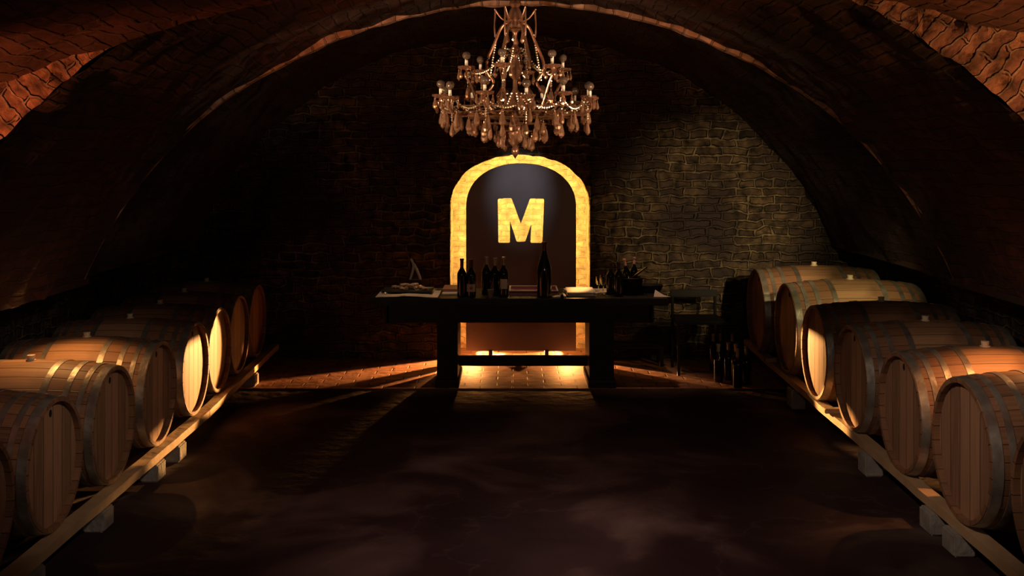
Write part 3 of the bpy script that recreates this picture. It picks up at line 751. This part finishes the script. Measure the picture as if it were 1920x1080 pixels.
for i, (pxx, py) in enumerate(((1338, 632), (1351, 636), (1366, 655), (1373, 632), (1347, 662), (1380, 662), (1388, 672), (1396, 676))):
    Y = 8.9 if py < 650 else 8.5-(py-655)*.010
    nm = ('leftmost of the cluster by the right row', 'second from left in the cluster by the right row', 'in the middle of the cluster', 'at the back beside the farthest right barrel', 'low and front left in the cluster', 'just right of the middle of the cluster', 'foremost of the cluster by the right beam', 'rightmost of the cluster, nearest the right beam')[i]
    if i == 6: pxx = 1383; Y = 8.22
    if i == 7: pxx = 1399; Y = 8.33
    bottle('floor_bottle', tx(pxx, Y), Y, .004, .30, .037, 'dark bottle on the floor, '+nm, 'bottles on the floor by the right row', foil='foilgrey')

# ---------------------------------------------------------------- chandelier
CX, CY = tx(966, 5.8), 5.8
def cz(py): return H+(290-py)*5.8/F
ch = empty('chandelier', (CX, CY, cz(300)), 'amber crystal chandelier with unlit candle bulbs hanging before the niche', 'chandelier')
Z = lambda py: cz(py)-cz(300)
# stem, canopy and chain
bm = bmesh.new(); lathe(bm, [(0, Z(-24)), (.06, Z(-24)), (.055, Z(-20)), (.02, Z(-12)), (0, Z(-11))], 24); obj('canopy', bm, M['brass'], ch, True)
bm = bmesh.new(); tube(bm, [(0, 0, Z(-14)), (0, 0, Z(5))], .005); obj('rod', bm, M['brass'], ch)
bm = bmesh.new()
lathe(bm, [(0, Z(0)), (.028, Z(2)), (.034, Z(8)), (.02, Z(14)), (.03, Z(20)), (.045, Z(34)), (.040, Z(48)), (.02, Z(58)), (.012, Z(64)), (.010, Z(84)), (.02, Z(88)), (.034, Z(96)), (.018, Z(102)), (.014, Z(110)),
           (.028, Z(120)), (.040, Z(132)), (.026, Z(144)), (.012, Z(150)), (.014, Z(168)), (.032, Z(178)), (.05, Z(190)), (.055, Z(204)), (.035, Z(214)), (.016, Z(220)), (.03, Z(232)), (.042, Z(246)), (.03, Z(262)), (.012, Z(272)), (.02, Z(280)), (.022, Z(286)), (0, Z(298))], 16)
obj('column', bm, M['crystal'], ch, True)
# lyre shaped bars and the horn-like leaves on top
for i in range(6):
    a = 2*PI*i/6+.0; c, s = math.cos(a), math.sin(a)
    P = [(.03, Z(40)), (.075, Z(52)), (.11, Z(80)), (.152, Z(115)), (.15, Z(135)), (.118, Z(155)), (.15, Z(172)), (.185, Z(186)), (.12, Z(205)), (.06, Z(215))]
    bm = bmesh.new(); tube(bm, spl([(r*c, r*s, z) for r, z in P], 5), .0085, 8); obj('lyre_bar', bm, M['crystal'], ch, True)
    P = [(.04, Z(40)), (.075, Z(34)), (.11, Z(18)), (.108, Z(22)), (.112, Z(50)), (.108, Z(70))]
    bm = bmesh.new(); tube(bm, spl([(r*c, r*s, z) for r, z in P], 4), .005, 6); obj('top_scroll', bm, M['crystal'], ch, True)
def drop_bm(l=.06, r=.011):
    bm = bmesh.new(); lathe(bm, [(0, 0), (.0035, -.004), (.003, -.012), (r*.5, -.02), (r, -l*.70), (r*.85, -l*.85), (0, -l)], 8); 
    lathe(bm, [(0, .010), (.005, .005), (0, 0)], 6); return bm
def share(src, parent, loc, rz=0, sc=1):
    o = src.copy(); C.objects.link(o); o.parent = parent; o.location = loc; o.rotation_euler = (0, 0, rz); o.scale = (sc,)*3; return o
def tmp(name, bm, m): return obj(name, bm, m, None, True)
def bob_bm(r):
    bm = bmesh.new(); n = 20; R = lathe(bm, [(.010, -.004), (r*.6, -.002), (r, .012), (r*.97, .016), (r*.55, .004), (.010, .002)], n, cap=False)
    for k, v in enumerate(R[2]): v.co.z += .005*math.cos(k*PI)
    return bm
def bulb_bm():
    bm = bmesh.new(); prof = [(0, .0), (.009, .001), (.010, .008)]
    for k in range(1, 9):
        t = k/8*PI; prof.append((.0205*math.sin(t)+.004*(1-k/8), .028-.021*math.cos(t)))
    prof[-1] = (0, prof[-1][1]); lathe(bm, prof, 14); return bm
src = {'drop': obj('pendant', drop_bm(), M['drop']), 'bigdrop': obj('pendant', drop_bm(.085, .016), M['drop']), 'bob': tmp('drip_pan', bob_bm(.048), M['crystal'])}
bm = bmesh.new(); lathe(bm, [(.013, 0), (.013, .008), (.0085, .010), (.0085, .048), (.0, .048)], 12); src['candle'] = tmp('candle_tube', bm, M['candle'])
src['bulb'] = tmp('bulb', bulb_bm(), M['bulb'])
NP = 0
def arm(a, r, zb, nd, low):
    """one curved glass arm: pan, candle tube, bulb and crystal drops at its end"""
    c, s = math.cos(a), math.sin(a)
    P = [(.04, low), (r*.35, low-.055), (r*.66, low-.045), (r*.93, zb-.075), (r*1.02, zb-.035), (r, zb-.005)]
    bm = bmesh.new(); tube(bm, spl([(q*c, q*s, z) for q, z in P], 6), .0075, 8); A = obj('arm', bm, M['crystal'], ch, True)
    share(src['bob'], A, (r*c, r*s, zb)); share(src['candle'], A, (r*c, r*s, zb)); share(src['bulb'], A, (r*c, r*s, zb+.047))
    for k in range(nd):
        b = a+2*PI*(k+.5)/nd; rr = .044
        share(src['drop'], A, (r*c+rr*math.cos(b), r*s+rr*math.sin(b), zb+.002), b, random.uniform(.85, 1.15))
    # bead strings hanging under the pan, ending in a large drop
    L = random.uniform(.05, .10); bm = bmesh.new(); zz = zb-.02; q = 0
    while q < L:
        bmesh.ops.create_icosphere(bm, subdivisions=1, radius=.0066, matrix=Matrix.Translation((r*.97*c, r*.97*s, zz-q))); q += .0125
    obj('bead_string', bm, M['bead'], A)
    share(src['bigdrop'], A, (r*.97*c, r*.97*s, zz-q), 0, random.uniform(.8, 1.1))
for i in range(12): arm(2*PI*i/12+.13, .415+(.012 if i % 2 else -.01), Z(184)-(.02 if i % 2 else 0), 4, Z(200))
for i in range(6): arm(2*PI*i/6+.27, .272, Z(132), 5, Z(196))
# bead swags from column to arms and the drops of the lower tiers
def swag(p, q, sag, n):
    bm = bmesh.new(); p, q = Vector(p), Vector(q)
    for k in range(n+1):
        t = k/n; v = p.lerp(q, t); v.z -= sag*4*t*(1-t)
        bmesh.ops.create_icosphere(bm, subdivisions=1, radius=.0068, matrix=Matrix.Translation(v))
    obj('bead_swag', bm, M['bead'], ch)
for i in range(12):
    a = 2*PI*i/12+.13; b = 2*PI*(i+1)/12+.13
    swag((.40*math.cos(a), .40*math.sin(a), Z(190)), (.40*math.cos(b), .40*math.sin(b), Z(190)), .05, 16)
    swag((.055*math.cos(a), .055*math.sin(a), Z(176)), (.38*math.cos(a), .38*math.sin(a), Z(196)), .085, 24)
for i in range(6):
    a = 2*PI*i/6+.27; swag((.045*math.cos(a), .045*math.sin(a), Z(92)), (.26*math.cos(a), .26*math.sin(a), Z(138)), .05, 22)
    swag((.10*math.cos(a-.27), .10*math.sin(a-.27), Z(66)), (.14*math.cos(a-.27), .14*math.sin(a-.27), Z(150)), -.0, 18)
k = 0
for r, pyy, n, kind in ((.40, 207, 18, 'bigdrop'), (.33, 216, 16, 'bigdrop'), (.25, 226, 14, 'bigdrop'), (.17, 236, 12, 'bigdrop'), (.09, 250, 8, 'bigdrop'), (.07, 108, 8, 'drop'), (.05, 60, 6, 'drop')):
    bm = bmesh.new(); tube(bm, [(r*math.cos(2*PI*q/32), r*math.sin(2*PI*q/32), Z(pyy)+.012) for q in range(33)], .0035, 6); 
    if r > .08:
        for q in range(4): tube(bm, [(0, 0, Z(pyy-4)), (r*math.cos(q*PI/2), r*math.sin(q*PI/2), Z(pyy)+.012)], .003, 6)
    obj('ring', bm, M['brass'], ch, True)
    for i in range(n):
        a = 2*PI*i/n+r*7; z = Z(pyy)
        q_ = share(src[kind], ch, (r*math.cos(a), r*math.sin(a), z+random.uniform(-.012, .003)), a, random.uniform(.85, 1.15)); q_.name = 'prism'
for o in src.values(): bpy.data.objects.remove(o)
